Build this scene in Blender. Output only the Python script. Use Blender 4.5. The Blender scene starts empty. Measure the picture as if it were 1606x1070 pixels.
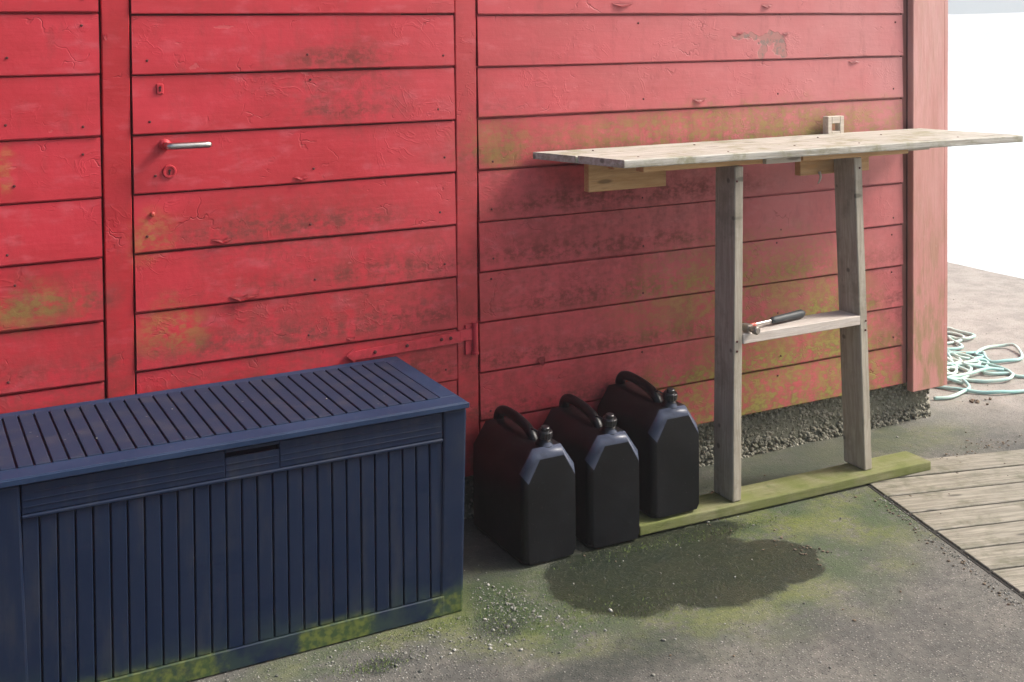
import bpy, bmesh, math, random
from mathutils import Vector, Matrix, noise
random.seed(7)
R = math.radians
sc = bpy.context.scene
COL = sc.collection

# ------------------------------------------------------------------ camera
cam_d = bpy.data.cameras.new('camera'); cam = bpy.data.objects.new('camera', cam_d); COL.objects.link(cam)
YAW, PITCH, ROLL = 0.483849926, 0.0259990576, -0.00735100098
f_ = Vector((math.sin(YAW)*math.cos(PITCH), math.cos(YAW)*math.cos(PITCH), -math.sin(PITCH)))
r_ = Vector((math.cos(YAW), -math.sin(YAW), 0)); u_ = r_.cross(f_)
r2 = r_*math.cos(ROLL)+u_*math.sin(ROLL); u2 = -r_*math.sin(ROLL)+u_*math.cos(ROLL)
m = Matrix((( r2.x, u2.x, -f_.x, 0), (r2.y, u2.y, -f_.y, -3.22), (r2.z, u2.z, -f_.z, 1.5), (0, 0, 0, 1)))
cam.matrix_world = m
cam_d.sensor_width = 36; cam_d.sensor_fit = 'HORIZONTAL'
cam_d.lens = 1872.8/1606*36
cam_d.shift_y = (88.02-535)/1606
cam_d.clip_start = 0.05; cam_d.clip_end = 2000
sc.camera = cam
sc.render.resolution_x = 1024; sc.render.resolution_y = 682

# ------------------------------------------------------------------ world, sun, exposure
SUN_EL, SUN_AZ = R(42), R(108)            # azimuth from +Y (into the wall) towards +X
w = bpy.data.worlds.new('World'); sc.world = w; w.use_nodes = True
nt = w.node_tree; nt.nodes.clear()
sky = nt.nodes.new('ShaderNodeTexSky'); sky.sky_type = 'NISHITA'; sky.sun_disc = False
sky.sun_elevation = SUN_EL; sky.sun_rotation = SUN_AZ
sky.air_density = 1.0; sky.dust_density = 7.0; sky.ozone_density = 1.0
bg = nt.nodes.new('ShaderNodeBackground'); bg.inputs[1].default_value = 0.068
wo = nt.nodes.new('ShaderNodeOutputWorld')
nt.links.new(sky.outputs[0], bg.inputs[0]); nt.links.new(bg.outputs[0], wo.inputs[0])
sun_d = bpy.data.lights.new('sun', 'SUN'); sun = bpy.data.objects.new('sun', sun_d); COL.objects.link(sun)
sun_d.energy = 1.5; sun_d.angle = R(16); sun_d.color = (1.0, 0.965, 0.92)
sd = Vector((math.sin(SUN_AZ)*math.cos(SUN_EL), math.cos(SUN_AZ)*math.cos(SUN_EL), math.sin(SUN_EL)))
sun.rotation_euler = sd.to_track_quat('Z', 'Y').to_euler(); sun.location = (8, -6, 9)
sc.view_settings.view_transform = 'Standard'; sc.view_settings.look = 'None'
sc.view_settings.exposure = 1.70; sc.view_settings.gamma = 1.0; sc.view_settings.use_curve_mapping = False
sc.render.engine = 'CYCLES'
sc.cycles.max_bounces = 8; sc.cycles.volume_bounces = 1

# ------------------------------------------------------------------ node helpers
class NT:
    def __init__(s, name, surface=True):
        s.m = bpy.data.materials.new(name); s.m.use_nodes = True
        s.t = s.m.node_tree; s.t.nodes.clear()
        s.out = s.t.nodes.new('ShaderNodeOutputMaterial')
        if surface:
            s.b = s.t.nodes.new('ShaderNodeBsdfPrincipled'); s.link(s.b.outputs[0], s.out.inputs[0])
    def link(s, a, b): s.t.links.new(a, b)
    def put(s, inp, v):
        if hasattr(v, 'default_value') and hasattr(v, 'links'): s.link(v, inp)
        elif isinstance(v, (tuple, list)) and len(v) == 3 and inp.type == 'RGBA': inp.default_value = (*v, 1)
        else: inp.default_value = v
    def pos(s): return s.t.nodes.new('ShaderNodeNewGeometry').outputs['Position']
    def island(s): return s.t.nodes.new('ShaderNodeNewGeometry').outputs['Random Per Island']
    def objc(s): return s.t.nodes.new('ShaderNodeTexCoord').outputs['Object']
    def rnd(s): return s.t.nodes.new('ShaderNodeObjectInfo').outputs['Random']
    def vm(s, op, a, b=None, scale=None):
        n = s.t.nodes.new('ShaderNodeVectorMath'); n.operation = op
        s.put(n.inputs[0], a)
        if b is not None: s.put(n.inputs[1], b)
        if scale is not None: s.put(n.inputs['Scale'], scale)
        return n.outputs['Value'] if op in ('LENGTH', 'DOT_PRODUCT', 'DISTANCE') else n.outputs[0]
    def ma(s, op, a, b=0.0, clamp=False):
        n = s.t.nodes.new('ShaderNodeMath'); n.operation = op; n.use_clamp = clamp
        s.put(n.inputs[0], a); s.put(n.inputs[1], b); return n.outputs[0]
    def noise(s, v, scale=5, detail=4, rough=.55, col=False, dist=0):
        n = s.t.nodes.new('ShaderNodeTexNoise'); s.put(n.inputs['Vector'], v)
        n.inputs['Scale'].default_value = scale; n.inputs['Detail'].default_value = detail
        n.inputs['Roughness'].default_value = rough; n.inputs['Distortion'].default_value = dist
        return n.outputs['Color' if col else 'Fac']
    def vor(s, v, scale=5, feature='F1', out='Distance'):
        n = s.t.nodes.new('ShaderNodeTexVoronoi'); n.feature = feature; s.put(n.inputs['Vector'], v)
        n.inputs['Scale'].default_value = scale; return n.outputs[out]
    def mr(s, v, a, b, c=0.0, d=1.0, smooth=True):
        n = s.t.nodes.new('ShaderNodeMapRange'); n.interpolation_type = 'SMOOTHSTEP' if smooth else 'LINEAR'
        s.put(n.inputs[0], v)
        for i, q in enumerate((a, b, c, d)): n.inputs[i+1].default_value = q
        return n.outputs[0]
    def mix(s, f, a, b, blend='MIX'):
        n = s.t.nodes.new('ShaderNodeMix'); n.data_type = 'RGBA'; n.blend_type = blend
        s.put(n.inputs[0], f); s.put(n.inputs[6], a); s.put(n.inputs[7], b); return n.outputs[2]
    def sep(s, v):
        n = s.t.nodes.new('ShaderNodeSeparateXYZ'); s.put(n.inputs[0], v); return n.outputs
    def scale(s, v, k): return s.vm('MULTIPLY', v, k)
    def blob(s, v, c, r, inner=0.25):
        d = s.vm('SUBTRACT', v, c); d = s.vm('MULTIPLY', d, tuple(1/q if q else 0.0 for q in r))
        return s.mr(s.vm('LENGTH', d), inner, 1.0, 1.0, 0.0)
    def maxi(s, L):
        o = L[0]
        for q in L[1:]: o = s.ma('MAXIMUM', o, q)
        return o
    def bump(s, h, strength=.3, dist=.01, normal=None):
        n = s.t.nodes.new('ShaderNodeBump'); n.inputs['Strength'].default_value = strength
        n.inputs['Distance'].default_value = dist; s.link(h, n.inputs['Height'])
        if normal is not None: s.link(normal, n.inputs['Normal'])
        return n.outputs[0]
    def done(s, color, rough=.6, normal=None, spec=None, metal=None, coat=None):
        s.put(s.b.inputs['Base Color'], color); s.put(s.b.inputs['Roughness'], rough)
        if normal is not None: s.link(normal, s.b.inputs['Normal'])
        if spec is not None: s.put(s.b.inputs['Specular IOR Level'], spec)
        if metal is not None: s.put(s.b.inputs['Metallic'], metal)
        return s.m

# ------------------------------------------------------------------ materials
def red_paint(name, base=(.46, .025, .040), trim=False):
    n = NT(name); P = n.pos(); rnd = n.rnd()
    off = n.vm('ADD', P, n.vm('SCALE', (0.0, 3.1, 0.0), None, rnd))
    warp = n.vm('ADD', P, n.vm('SCALE', n.vm('SUBTRACT', n.noise(P, 9, 3, .6, True), (.5, .5, .5)), None, .16))
    big = n.noise(n.scale(off, (1.3, 1, 4)), 2.2, 5, .6)
    c = n.mix(n.mr(big, .35, .7), base, tuple(q*k for q, k in zip(base, (.82, .74, .66))))
    c = n.mix(n.mr(n.noise(n.scale(off, (2, 1, 5)), 6, 4, .6), .52, .75, 0, .5), c, (.50, .085, .105))
    # chalky fading plus the glare veil, painted paler towards the sea-side corner
    X, Y, Z = n.sep(P)
    fade_veil = n.ma('MULTIPLY', n.mr(X, 1.2, 3.4, 0, .95, False), n.mr(Z, .35, 1.4, .45, 1.0))
    c = n.mix(n.ma('MULTIPLY', fade_veil, n.mr(n.noise(off, 4, 4, .6), .2, .7, .75, 1.0)), c, (.50, .215, .21))
    fr = n.ma('FRACT', n.ma('DIVIDE', n.ma('SUBTRACT', Z, .160), .1555))
    lap = n.maxi([n.mr(fr, .0, .42, 1.25, .62), n.mr(fr, .86, 1.0, .5, 1.05)])
    # fine vertical run marks of dirt
    st = n.noise(n.scale(off, (4.2, 4.2, .9)), 5, 6, .72)
    fine = n.noise(n.scale(off, (1, 1, 1.6)), 42, 4, .7)
    grime_shade = n.maxi([n.blob(warp, (2.3, 0, 1.14), (1.15, 9, .12)), n.blob(warp, (1.64, 0, 1.1), (.22, 9, .2)),
                    n.blob(warp, (1.0, 0, .93), (.5, 9, .16)), n.blob(warp, (.9, 0, .62), (.5, 9, .3)),
                    n.blob(warp, (1.15, 0, 1.34), (.3, 9, .2)), n.blob(warp, (.34, 0, .80), (.3, 9, .13)),
                    n.blob(warp, (.42, 0, .55), (.35, 9, .16)), n.blob(warp, (2.0, 0, .78), (.75, 9, .42)),
                    n.blob(warp, (1.75, 0, .38), (.5, 9, .38)), n.blob(warp, (1.38, 0, .5), (.2, 9, .22)), n.mr(n.sep(warp)[2], .95, .35, 0, .95), n.blob(warp, (2.1, 0, .95), (.8, 9, .2)), n.blob(warp, (1.3, 0, .72), (.45, 9, .3))])  # grime, with shade under the table and low down painted in
    gm = n.ma('MULTIPLY', n.ma('MULTIPLY', grime_shade, lap, True), n.mr(n.ma('ADD', n.ma('MULTIPLY', n.ma('ADD', n.ma('MULTIPLY', st, .6), n.ma('MULTIPLY', n.noise(off, 6, 5, .65), .4)), .55), n.ma('MULTIPLY', fine, .45)), .39, .60))
    c = n.mix(n.ma('MULTIPLY', gm, .78), c, (.100, .034, .024))
    spots = n.mr(n.noise(off, 30, 3, .7), .60, .72)
    c = n.mix(n.ma('MULTIPLY', n.ma('MULTIPLY', spots, grime_shade), .28), c, (.055, .03, .022))
    # a general faint film of dirt everywhere
    c = n.mix(n.mr(n.noise(n.scale(off, (3, 3, 1)), 7, 6, .7), .5, .8, 0, .38), c, (.16, .035, .03))
    # green algae
    alg = n.maxi([n.blob(warp, (2.72, 0, .20), (.80, 9, .30), .5), n.blob(warp, (2.98, 0, .44), (.30, 9, .28)),
                  n.ma('MULTIPLY', n.blob(warp, (2.6, 0, .60), (.7, 9, .25)), .7),
                  n.ma('MULTIPLY', n.blob(warp, (3.42, 0, .25), (.10, 9, .28)), .6),
                  n.ma('MULTIPLY', n.blob(warp, (2.7, 0, 1.15), (1.2, 9, .11)), .75),
                  n.ma('MULTIPLY', n.blob(warp, (1.65, 0, 1.14), (.20, 9, .10)), .42),
                  n.ma('MULTIPLY', n.blob(warp, (.62, 0, .95), (.09, 9, .09)), .42),
                  n.ma('MULTIPLY', n.blob(warp, (.66, 0, .70), (.12, 9, .10)), .42),
                  n.ma('MULTIPLY', n.blob(warp, (.30, 0, .80), (.20, 9, .07)), .42),
                  n.ma('MULTIPLY', n.blob(warp, (.27, 0, 1.15), (.03, 9, .09)), .42)])
    am = n.ma('MULTIPLY', n.ma('MULTIPLY', alg, n.ma('ADD', n.ma('MULTIPLY', lap, .45), .6), True), n.mr(n.ma('ADD', n.ma('MULTIPLY', n.noise(off, 6, 6, .75), .5), n.ma('MULTIPLY', fine, .5)), .39, .57))
    c = n.mix(n.ma('MULTIPLY', am, .80), c, n.mix(n.mr(fine, .4, .62), (.15, .15, .032), (.26, .26, .05)))
    # old coat showing where the paint has come off
    pw = n.vm('ADD', P, n.vm('SCALE', n.vm('SUBTRACT', n.noise(P, 22, 2, .5, True), (.5, .5, .5)), None, .07))
    peel = n.maxi([n.blob(pw, (2.70, 0, 1.452), (.065, 9, .022), .85), n.blob(pw, (2.60, 0, 1.452), (.075, 9, .012), .85),
                   n.blob(pw, (2.74, 0, 1.42), (.028, 9, .04), .85), n.blob(pw, (2.66, 0, 1.405), (.022, 9, .035), .85)])
    flk = n.mr(n.noise(n.scale(off, (1, 1, 2.2)), 13, 3, .6), .71, .73)
    c = n.mix(n.ma('MULTIPLY', peel, .8), c, (.33, .15, .13))
    c = n.mix(n.ma('MULTIPLY', n.ma('MULTIPLY', peel, n.mr(n.noise(P, 45, 2), .5, .6)), .7), c, (.17, .14, .12))
    c = n.mix(n.ma('MULTIPLY', flk, .35), c, (.50, .13, .13))
    # hairline cracks
    cr = n.vor(n.scale(n.vm('ADD', warp, n.vm('SCALE', (0, 5., 0), None, rnd)), (.6, .6, 1.1)), 13, 'DISTANCE_TO_EDGE')
    cm = n.ma('MULTIPLY', n.mr(cr, .004, .030, 1, 0), n.mr(n.noise(off, 9, 3), .56, .70))
    c = n.mix(n.ma('MULTIPLY', cm, .40), c, (.14, .012, .014))
    wr = n.ma('ABSOLUTE', n.ma('SUBTRACT', n.noise(n.vm('ADD', n.scale(off, (1, 1, 1.5)), n.vm('SCALE', n.noise(off, 5, 2, .5, True), None, .35)), 13, 3, .55), .5))
    wrk = n.ma('MULTIPLY', n.mr(wr, 0, .035, 1, 0), n.mr(n.noise(off, 5, 2), .52, .66))
    h = n.ma('ADD', n.ma('MULTIPLY', n.noise(n.scale(off, (1, 1, 9)), 9, 3, .55), .30), n.ma('MULTIPLY', n.noise(off, 48, 3, .6), .30))
    h = n.ma('ADD', h, n.ma('MULTIPLY', wrk, .26))
    h = n.ma('SUBTRACT', h, n.ma('MULTIPLY', cm, .7)); h = n.ma('SUBTRACT', h, n.ma('MULTIPLY', n.maxi([peel, n.ma('MULTIPLY', flk, .4)]), .5))
    h = n.ma('ADD', h, n.ma('MULTIPLY', n.noise(off, 7, 3, .5), 1.6))
    rg = n.mr(n.maxi([am, gm]), 0, 1, .48, .85)
    return n.done(c, rg, n.bump(h, .45, .0032), .4)

M = {}
M['red'] = red_paint('red_paint')
M['red_trim'] = red_paint('red_trim_paint', (.43, .021, .031))
n = NT('faded_red_paint'); P = n.pos(); X, Y, Z = n.sep(P)
c = n.mix(n.mr(n.noise(n.scale(P, (6, 6, 1)), 4, 5, .6), .35, .7), (.58, .32, .295), (.52, .255, .23))
c = n.mix(n.mr(Z, .2, 1.5, .7, 0), c, (.47, .19, .16))
c = n.mix(n.ma('MULTIPLY', n.mr(n.noise(n.scale(P, (4, 4, 1.2)), 6, 5, .65), .42, .62), n.mr(Z, .1, .95, .8, .12)), c, (.24, .20, .08))
c = n.mix(n.mr(n.noise(P, 55, 3, .7), .64, .74, 0, .5), c, (.5, .38, .33))
M['red_faded'] = n.done(c, .65, n.bump(n.noise(n.scale(P, (8, 8, 1)), 9, 4, .6), .35, .003), .3)
n = NT('hinge_paint'); P = n.pos()
M['hinge'] = n.done(n.mix(n.mr(n.noise(P, 40, 4, .7), .4, .7), (.46, .035, .05), (.30, .025, .03)), .5, n.bump(n.noise(P, 60, 3), .5, .002), .4)
n = NT('dark_red_wood'); P = n.pos()
M['dark_red'] = n.done(n.mix(n.noise(P, 9, 4), (.10, .022, .022), (.17, .045, .04)), .8)
n = NT('inner_shadow_board'); P = n.pos()
M['strip'] = n.done(n.mix(n.noise(n.scale(P, (1, 1, .2)), 25, 4), (.20, .07, .06), (.30, .13, .11)), .8)  # dark brown strip recessed beside the corner board

def wood(name, c1, c2, grain=(1.2, 26, 26), dirt=None, dirt_amt=.4, rough=.75, bump=.4, knots=True, moss=None, moss_amt=0.0):
    n = NT(name); O = n.objc(); rnd = n.rnd()
    O = n.vm('ADD', O, n.vm('SCALE', (37., 21., 11.), None, rnd))
    wv = n.vm('ADD', O, n.vm('SCALE', n.vm('SUBTRACT', n.noise(O, 3, 2, .5, True), (.5, .5, .5)), None, .035))
    g = n.noise(n.scale(wv, grain), 4, 5, .65)
    g2 = n.noise(n.scale(wv, tuple(q*3.2 for q in grain)), 4, 3, .6)
    c = n.mix(n.mr(g, .33, .68), c1, c2)
    c = n.mix(n.mr(g2, .52, .75, 0, .45), c, tuple(q*.5 for q in c1))
    c = n.mix(n.mr(n.noise(O, 5, 4, .6), .4, .75, 0, .35), c, tuple(q*.7 for q in c2))
    c = n.mix(n.ma('MULTIPLY', rnd, .22), c, tuple(q*.6 for q in c2))
    hgt = n.ma('ADD', g, n.ma('MULTIPLY', g2, .5))
    if knots:
        kd = n.vor(n.scale(wv, (2.6, 9, 9)), 1.6)
        km = n.mr(kd, .07, .15, 1, 0)
        c = n.mix(n.ma('MULTIPLY', km, .75), c, tuple(q*.28 for q in c1))
    if dirt:
        c = n.mix(n.mr(n.noise(O, 11, 5, .7), .45, .72, 0, dirt_amt), c, dirt)
    if moss:
        c = n.mix(n.mr(n.noise(O, 7, 5, .65), .30, .62, moss_amt*.45, moss_amt), c, moss)
        hgt = n.ma('ADD', hgt, n.ma('MULTIPLY', n.noise(O, 90, 3, .7), .5))
    return n.done(c, rough, n.bump(hgt, bump, .004), .3)
M['leg_wood'] = wood('weathered_leg_timber', (.30, .265, .21), (.44, .40, .325), grain=(26, 26, 1.2), dirt=(.15, .14, .10), dirt_amt=.5)
M['rung_wood'] = wood('grey_rung_timber', (.50, .44, .38), (.60, .545, .50), dirt=(.34, .29, .26), dirt_amt=.3)
M['top_wood'] = wood('bleached_table_boards', (.29, .27, .22), (.53, .51, .46), grain=(.8, 20, 20), dirt=(.20, .195, .10), dirt_amt=.8)
M['fresh_wood'] = wood('yellow_pine', (.50, .285, .115), (.62, .39, .19), grain=(1.2, 20, 20), rough=.6)
M['pale_wood'] = wood('pale_batten_wood', (.50, .44, .36), (.62, .56, .48))
M['moss_wood'] = wood('mossy_sill_board', (.20, .17, .11), (.32, .30, .19), dirt=(.055, .07, .022), dirt_amt=.9, moss=(.118, .140, .032), moss_amt=.84, rough=.9)
M['deck_wood'] = wood('weathered_deck_boards', (.165, .15, .115), (.33, .305, .245), grain=(1.1, 24, 24), dirt=(.095, .095, .055), dirt_amt=.8, rough=.65, bump=.6)

# storage box plastic
n = NT('navy_grey_plastic'); P = n.pos(); X, Y, Z = n.sep(P)
c = n.mix(n.noise(P, 7, 4, .6), (.0026, .0095, .030), (.0050, .0135, .038))
c = n.mix(n.mr(n.noise(n.scale(P, (1, 1, .18)), 22, 5, .7), .46, .76, 0, .45), c, (.034, .036, .042))
c = n.mix(n.ma('MULTIPLY', n.mr(Z, .0, .14, .42, 0), n.mr(n.noise(P, 16, 4, .6), .35, .65)), c, (.045, .075, .04))
mossy = n.ma('MULTIPLY', n.mr(Z, .038, .075, 1, 0), n.mr(n.ma('ADD', n.ma('MULTIPLY', n.noise(n.scale(P, (1, 1, .5)), 5.5, 2, .5), .75), n.ma('MULTIPLY', n.noise(P, 45, 4, .7), .25)), .41, .53))
c = n.mix(n.ma('MULTIPLY', mossy, .85), c, n.mix(n.mr(n.noise(P, 60, 2), .35, .65), (.040, .070, .024), (.12, .145, .032)))
h = n.noise(n.scale(P, (1, 1, .15)), 90, 3, .6)
M['box'] = n.done(c, n.mr(n.noise(P, 12, 4), .3, .7, .48, .66), n.bump(h, .12, .002), .22)
n = NT('dusty_lid_plastic'); P = n.pos()
c = n.mix(n.noise(P, 7, 4, .6), (.0095, .018, .045), (.0155, .024, .054))
c = n.mix(n.mr(n.noise(P, 13, 5, .65), .45, .72, 0, .55), c, (.043, .043, .055))
sp = n.mr(n.noise(P, 75, 2, .5), .74, .77)
c = n.mix(n.ma('MULTIPLY', sp, .5), c, (.30, .29, .24))
M['lid'] = n.done(c, .72, n.bump(n.noise(P, 130, 3, .7), .15, .002), .2)
n = NT('smooth_rim_plastic'); P = n.pos()
c = n.mix(n.mr(n.noise(P, 6, 5, .65), .35, .7), (.011, .026, .064), (.019, .037, .082))  # lighter blue paints the sky's sheen into the lid rim
M['rim'] = n.done(n.mix(n.mr(n.noise(P, 60, 3, .7), .6, .75, 0, .4), c, (.08, .09, .11)), .55, n.bump(n.noise(P, 120, 2), .1, .001), .2)
n = NT('groove_plastic'); M['groove'] = n.done((.002, .003, .008), .9, None, .05)
n = NT('black_can_plastic'); P = n.pos()
c = n.mix(n.mr(n.noise(P, 9, 5, .65), .45, .75), (.0020, .0026, .0040), (.0060, .0070, .0092))
c = n.mix(n.mr(n.noise(P, 140, 2, .5), .70, .75, 0, .35), c, (.10, .10, .09))
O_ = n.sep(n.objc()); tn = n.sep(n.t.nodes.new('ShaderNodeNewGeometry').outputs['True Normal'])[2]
sheen = n.ma('MULTIPLY', n.mr(tn, .22, .42), n.ma('MULTIPLY', n.mr(O_[1], .028, .034, 1, 0), n.mr(O_[2], .2, .23)))
sheen = n.ma('MULTIPLY', sheen, n.mr(n.noise(P, 26, 4, .6), .25, .55, .55, .95))
c = n.mix(sheen, c, (.060, .072, .108))  # bluish sky sheen painted onto the front shoulder strip
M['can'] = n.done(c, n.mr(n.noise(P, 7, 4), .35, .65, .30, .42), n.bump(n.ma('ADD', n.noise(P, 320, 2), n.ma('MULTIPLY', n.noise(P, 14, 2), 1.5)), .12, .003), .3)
n = NT('black_cap_plastic'); M['cap'] = n.done((.010, .010, .012), .3, None, .5)

def metal(name, col, rough, mt=1.0):
    n = NT(name); P = n.pos()
    return n.done(n.mix(n.noise(P, 60, 4), col, tuple(q*.6 for q in col)), rough, None, None, mt)
M['steel'] = metal('brushed_steel', (.55, .53, .50), .3)
M['rust'] = metal('dull_steel', (.30, .27, .24), .5, .8)
M['dark_hole'] = metal('dark_hole', (.02, .008, .008), .9, 0)
M['nail'] = metal('rusty_nail', (.10, .018, .018), .8, .0)
M['nail_rust'] = metal('rust_brown_nail', (.07, .045, .03), .85, 0)
M['grip'] = metal('grey_rubber_grip', (.035, .042, .046), .55, 0)
M['orange'] = metal('red_hammer_paint', (.55, .09, .06), .45, 0)
n = NT('turquoise_rope_fibre'); O = n.objc()
M['rope'] = n.done(n.mix(n.mr(n.noise(O, 5, 3), .35, .65), (.30, .56, .53), (.52, .66, .58)), .8, n.bump(n.noise(O, 300, 2), .5, .002))
n = NT('stick_bark'); M['stick'] = n.done((.20, .13, .07), .9)

# ground
n = NT('mossy_concrete'); P = n.pos()
wp = n.vm('ADD', P, n.vm('SCALE', n.vm('SUBTRACT', n.noise(P, 5.5, 4, .6, True), (.5, .5, .5)), None, .30))
wf = n.vm('ADD', P, n.vm('SCALE', n.vm('SUBTRACT', n.noise(P, 9, 4, .6, True), (.5, .5, .5)), None, .10))
c = n.mix(n.mr(n.noise(P, 2.4, 5, .6), .35, .68), (.118, .114, .100), (.074, .073, .067))
c = n.mix(n.mr(n.noise(P, 9, 5, .65), .40, .72, 0, .55), c, (.165, .150, .130))
c = n.mix(n.mr(n.noise(P, 34, 5, .75), .42, .66, 0, .55), c, (.052, .050, .046))
X_, Y_, Z_ = n.sep(P)
far_wash = n.mr(n.ma('ADD', n.ma('MULTIPLY', X_, .8), n.ma('ADD', Y_, n.ma('MULTIPLY', n.noise(P, 2.2, 4, .6), .9))), 2.75, 4.1)
c = n.mix(far_wash, c, n.mix(n.mr(n.noise(P, 7, 5, .65), .35, .7), (.345, .325, .292), (.25, .236, .212)))  # glare wash painted in: concrete turns paler towards the quay
grit = n.vor(P, 150, 'F1', 'Distance'); gcol = n.vor(P, 150, 'F1', 'Color')
gr = n.sep(gcol)[0]
gmask = n.ma('MULTIPLY', n.mr(grit, .18, .42, 1, 0), n.mr(gr, .62, .80))
c = n.mix(n.ma('MULTIPLY', gmask, .55), c, (.34, .32, .29))
gmask2 = n.ma('MULTIPLY', n.mr(grit, .25, .45, 1, 0), n.mr(gr, .36, .15))
c = n.mix(n.ma('MULTIPLY', gmask2, .6), c, (.034, .032, .031))
# darker strip along the foot of the shed
foot_strip = n.maxi([n.blob(wp, (2.5, -.05, 0), (1.0, .34, 9)), n.blob(wp, (1.5, -.1, 0), (1.0, .5, 9))])
c = n.mix(n.ma('MULTIPLY', foot_strip, .62), c, (.048, .050, .038))
moss = n.maxi([n.blob(wp, (1.40, -.42, 0), (.22, .20, 9)), n.ma('MULTIPLY', n.blob(wp, (2.0, -.62, 0), (.85, .46, 9)), .85), n.blob(wp, (2.30, -.43, 0), (.42, .24, 9)), n.ma('MULTIPLY', n.blob(wp, (2.60, -.50, 0), (.36, .34, 9)), .9),
               n.ma('MULTIPLY', n.blob(wp, (1.48, -.60, 0), (.34, .26, 9)), .95), n.ma('MULTIPLY', n.blob(wp, (1.75, -.80, 0), (.40, .18, 9)), .7),
               n.ma('MULTIPLY', n.blob(wp, (2.25, -.72, 0), (.5, .30, 9)), .55), n.ma('MULTIPLY', n.blob(wp, (1.25, -.45, 0), (.22, .30, 9)), .9),
               n.ma('MULTIPLY', n.blob(wp, (1.0, -.52, 0), (.5, .10, 9)), .6), n.ma('MULTIPLY', n.blob(wp, (3.25, -.12, 0), (.40, .22, 9)), .5),
               n.ma('MULTIPLY', n.blob(wp, (2.9, .5, 0), (1.5, 1.2, 9)), .25)])
mn = n.ma('ADD', n.ma('MULTIPLY', n.noise(P, 7, 4, .6), .45), n.ma('MULTIPLY', n.noise(P, 55, 5, .75), .55))
mm = n.ma('MULTIPLY', moss, n.mr(mn, .34, .54))
mc = n.mix(n.mr(n.noise(P, 4.5, 3), .4, .62), (.048, .078, .024), (.115, .135, .026))
mc = n.mix(n.mr(n.noise(P, 70, 3, .7), .45, .7, 0, .6), mc, (.036, .055, .022))
c = n.mix(n.ma('MULTIPLY', mm, .95), c, mc)
dgm = n.maxi([n.blob(wp, (1.44, -.46, 0), (.26, .24, 9)), n.ma('MULTIPLY', n.blob(wp, (1.95, -.42, 0), (.5, .12, 9)), .8), n.ma('MULTIPLY', n.blob(wp, (2.6, -.12, 0), (.6, .16, 9)), .6)])
c = n.mix(n.ma('MULTIPLY', dgm, n.mr(mn, .36, .58, .35, .85)), c, (.026, .044, .020))
# dark tufts / stains, and darker ground between box and first can
dk = n.maxi([n.blob(wf, (1.33, -.60, 0), (.095, .075, 9)), n.blob(wf, (.99, -.625, 0), (.095, .045, 9)),
             n.ma('MULTIPLY', n.blob(wp, (1.46, -.88, 0), (.44, .15, 9)), .9), n.ma('MULTIPLY', n.blob(wp, (1.40, -.30, 0), (.16, .18, 9)), .9), n.blob(wf, (1.48, -.28, 0), (.14, .14, 9))])
c = n.mix(n.ma('MULTIPLY', dk, n.mr(n.noise(P, 40, 4, .7), .3, .6, .5, .92)), c, (.030, .034, .030))
# wet patch
wet = n.maxi([n.blob(wf, (1.74, -.53, 0), (.235, .215, 9), .86), n.blob(wf, (1.98, -.60, 0), (.27, .225, 9), .86),
              n.blob(wf, (2.15, -.635, 0), (.175, .155, 9), .86), n.blob(wf, (1.95, -.40, 0), (.32, .09, 9), .84)])
wc = n.mix(n.mr(n.noise(P, 5, 4, .6), .4, .65), (.007, .013, .008), (.017, .020, .011))
wc = n.mix(n.mr(n.noise(P, 50, 4, .7), .45, .70, 0, .7), wc, (.036, .040, .022))
wc = n.mix(n.ma('MULTIPLY', gmask, .14), wc, (.2, .2, .16))
c = n.mix(n.ma('MULTIPLY', wet, .92), c, wc)
rg = n.mix(wet, (.92, .92, .92), (.40, .40, .40))
h = n.ma('ADD', n.ma('MULTIPLY', n.noise(P, 28, 6, .75), 1.2), n.ma('MULTIPLY', n.mr(grit, .1, .5, 1, 0), .5))
h = n.ma('ADD', h, n.ma('MULTIPLY', mm, n.noise(P, 160, 3, .8)))
M['ground'] = n.done(c, rg, n.bump(h, .5, .005), .4)
n = NT('quay_stone'); P = n.pos()
M['quay'] = n.done(n.mix(n.noise(P, 6, 5), (.20, .19, .17), (.32, .30, .27)), .9, n.bump(n.noise(P, 20, 4), .5, .02))
# pebbles
def stone_mat(name, cols):
    n = NT(name); i = n.island()
    c = n.mix(n.mr(i, .0, .5), cols[0], cols[1]); c = n.mix(n.mr(i, .55, .95), c, cols[2])
    c = n.mix(n.noise(n.pos(), 160, 3), c, n.mix(.5, c, (.10, .11, .07)))
    return n.done(c, .7, None, .4)
M['pebble'] = stone_mat('pebble_facing_stone', ((.125, .12, .085), (.185, .17, .13), (.32, .30, .24)))
M['grit'] = stone_mat('loose_gravel', ((.10, .10, .09), (.20, .195, .175), (.42, .41, .38)))
n = NT('foundation_concrete'); P = n.pos()
M['found'] = n.done(n.mix(n.noise(P, 30, 5, .7), (.075, .08, .052), (.17, .165, .125)), .95, n.bump(n.noise(P, 60, 4), .8, .01))
n = NT('moss_tuft_green'); i = n.island()
M['tuft'] = n.done(n.mix(i, (.045, .085, .02), (.13, .17, .04)), .9)
n = NT('leaf_litter'); i = n.island()
M['litter'] = n.done(n.mix(i, (.06, .045, .03), (.16, .12, .08)), .9)
n = NT('icy_pale_water'); P = n.pos()
M['water'] = n.done((.66, .72, .73), .30, n.bump(n.ma('ADD', n.noise(n.scale(P, (1, 1, 1)), 1.6, 4, .6), n.noise(P, .35, 3)), .35, .12), .5)  # pale base puts the blown-out glare into the water's colour
n = NT('far_hillside'); P = n.pos()
M['hill'] = n.done(n.mix(n.noise(P, .06, 6, .7), (.05, .065, .06), (.11, .115, .105)), .95)
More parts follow.
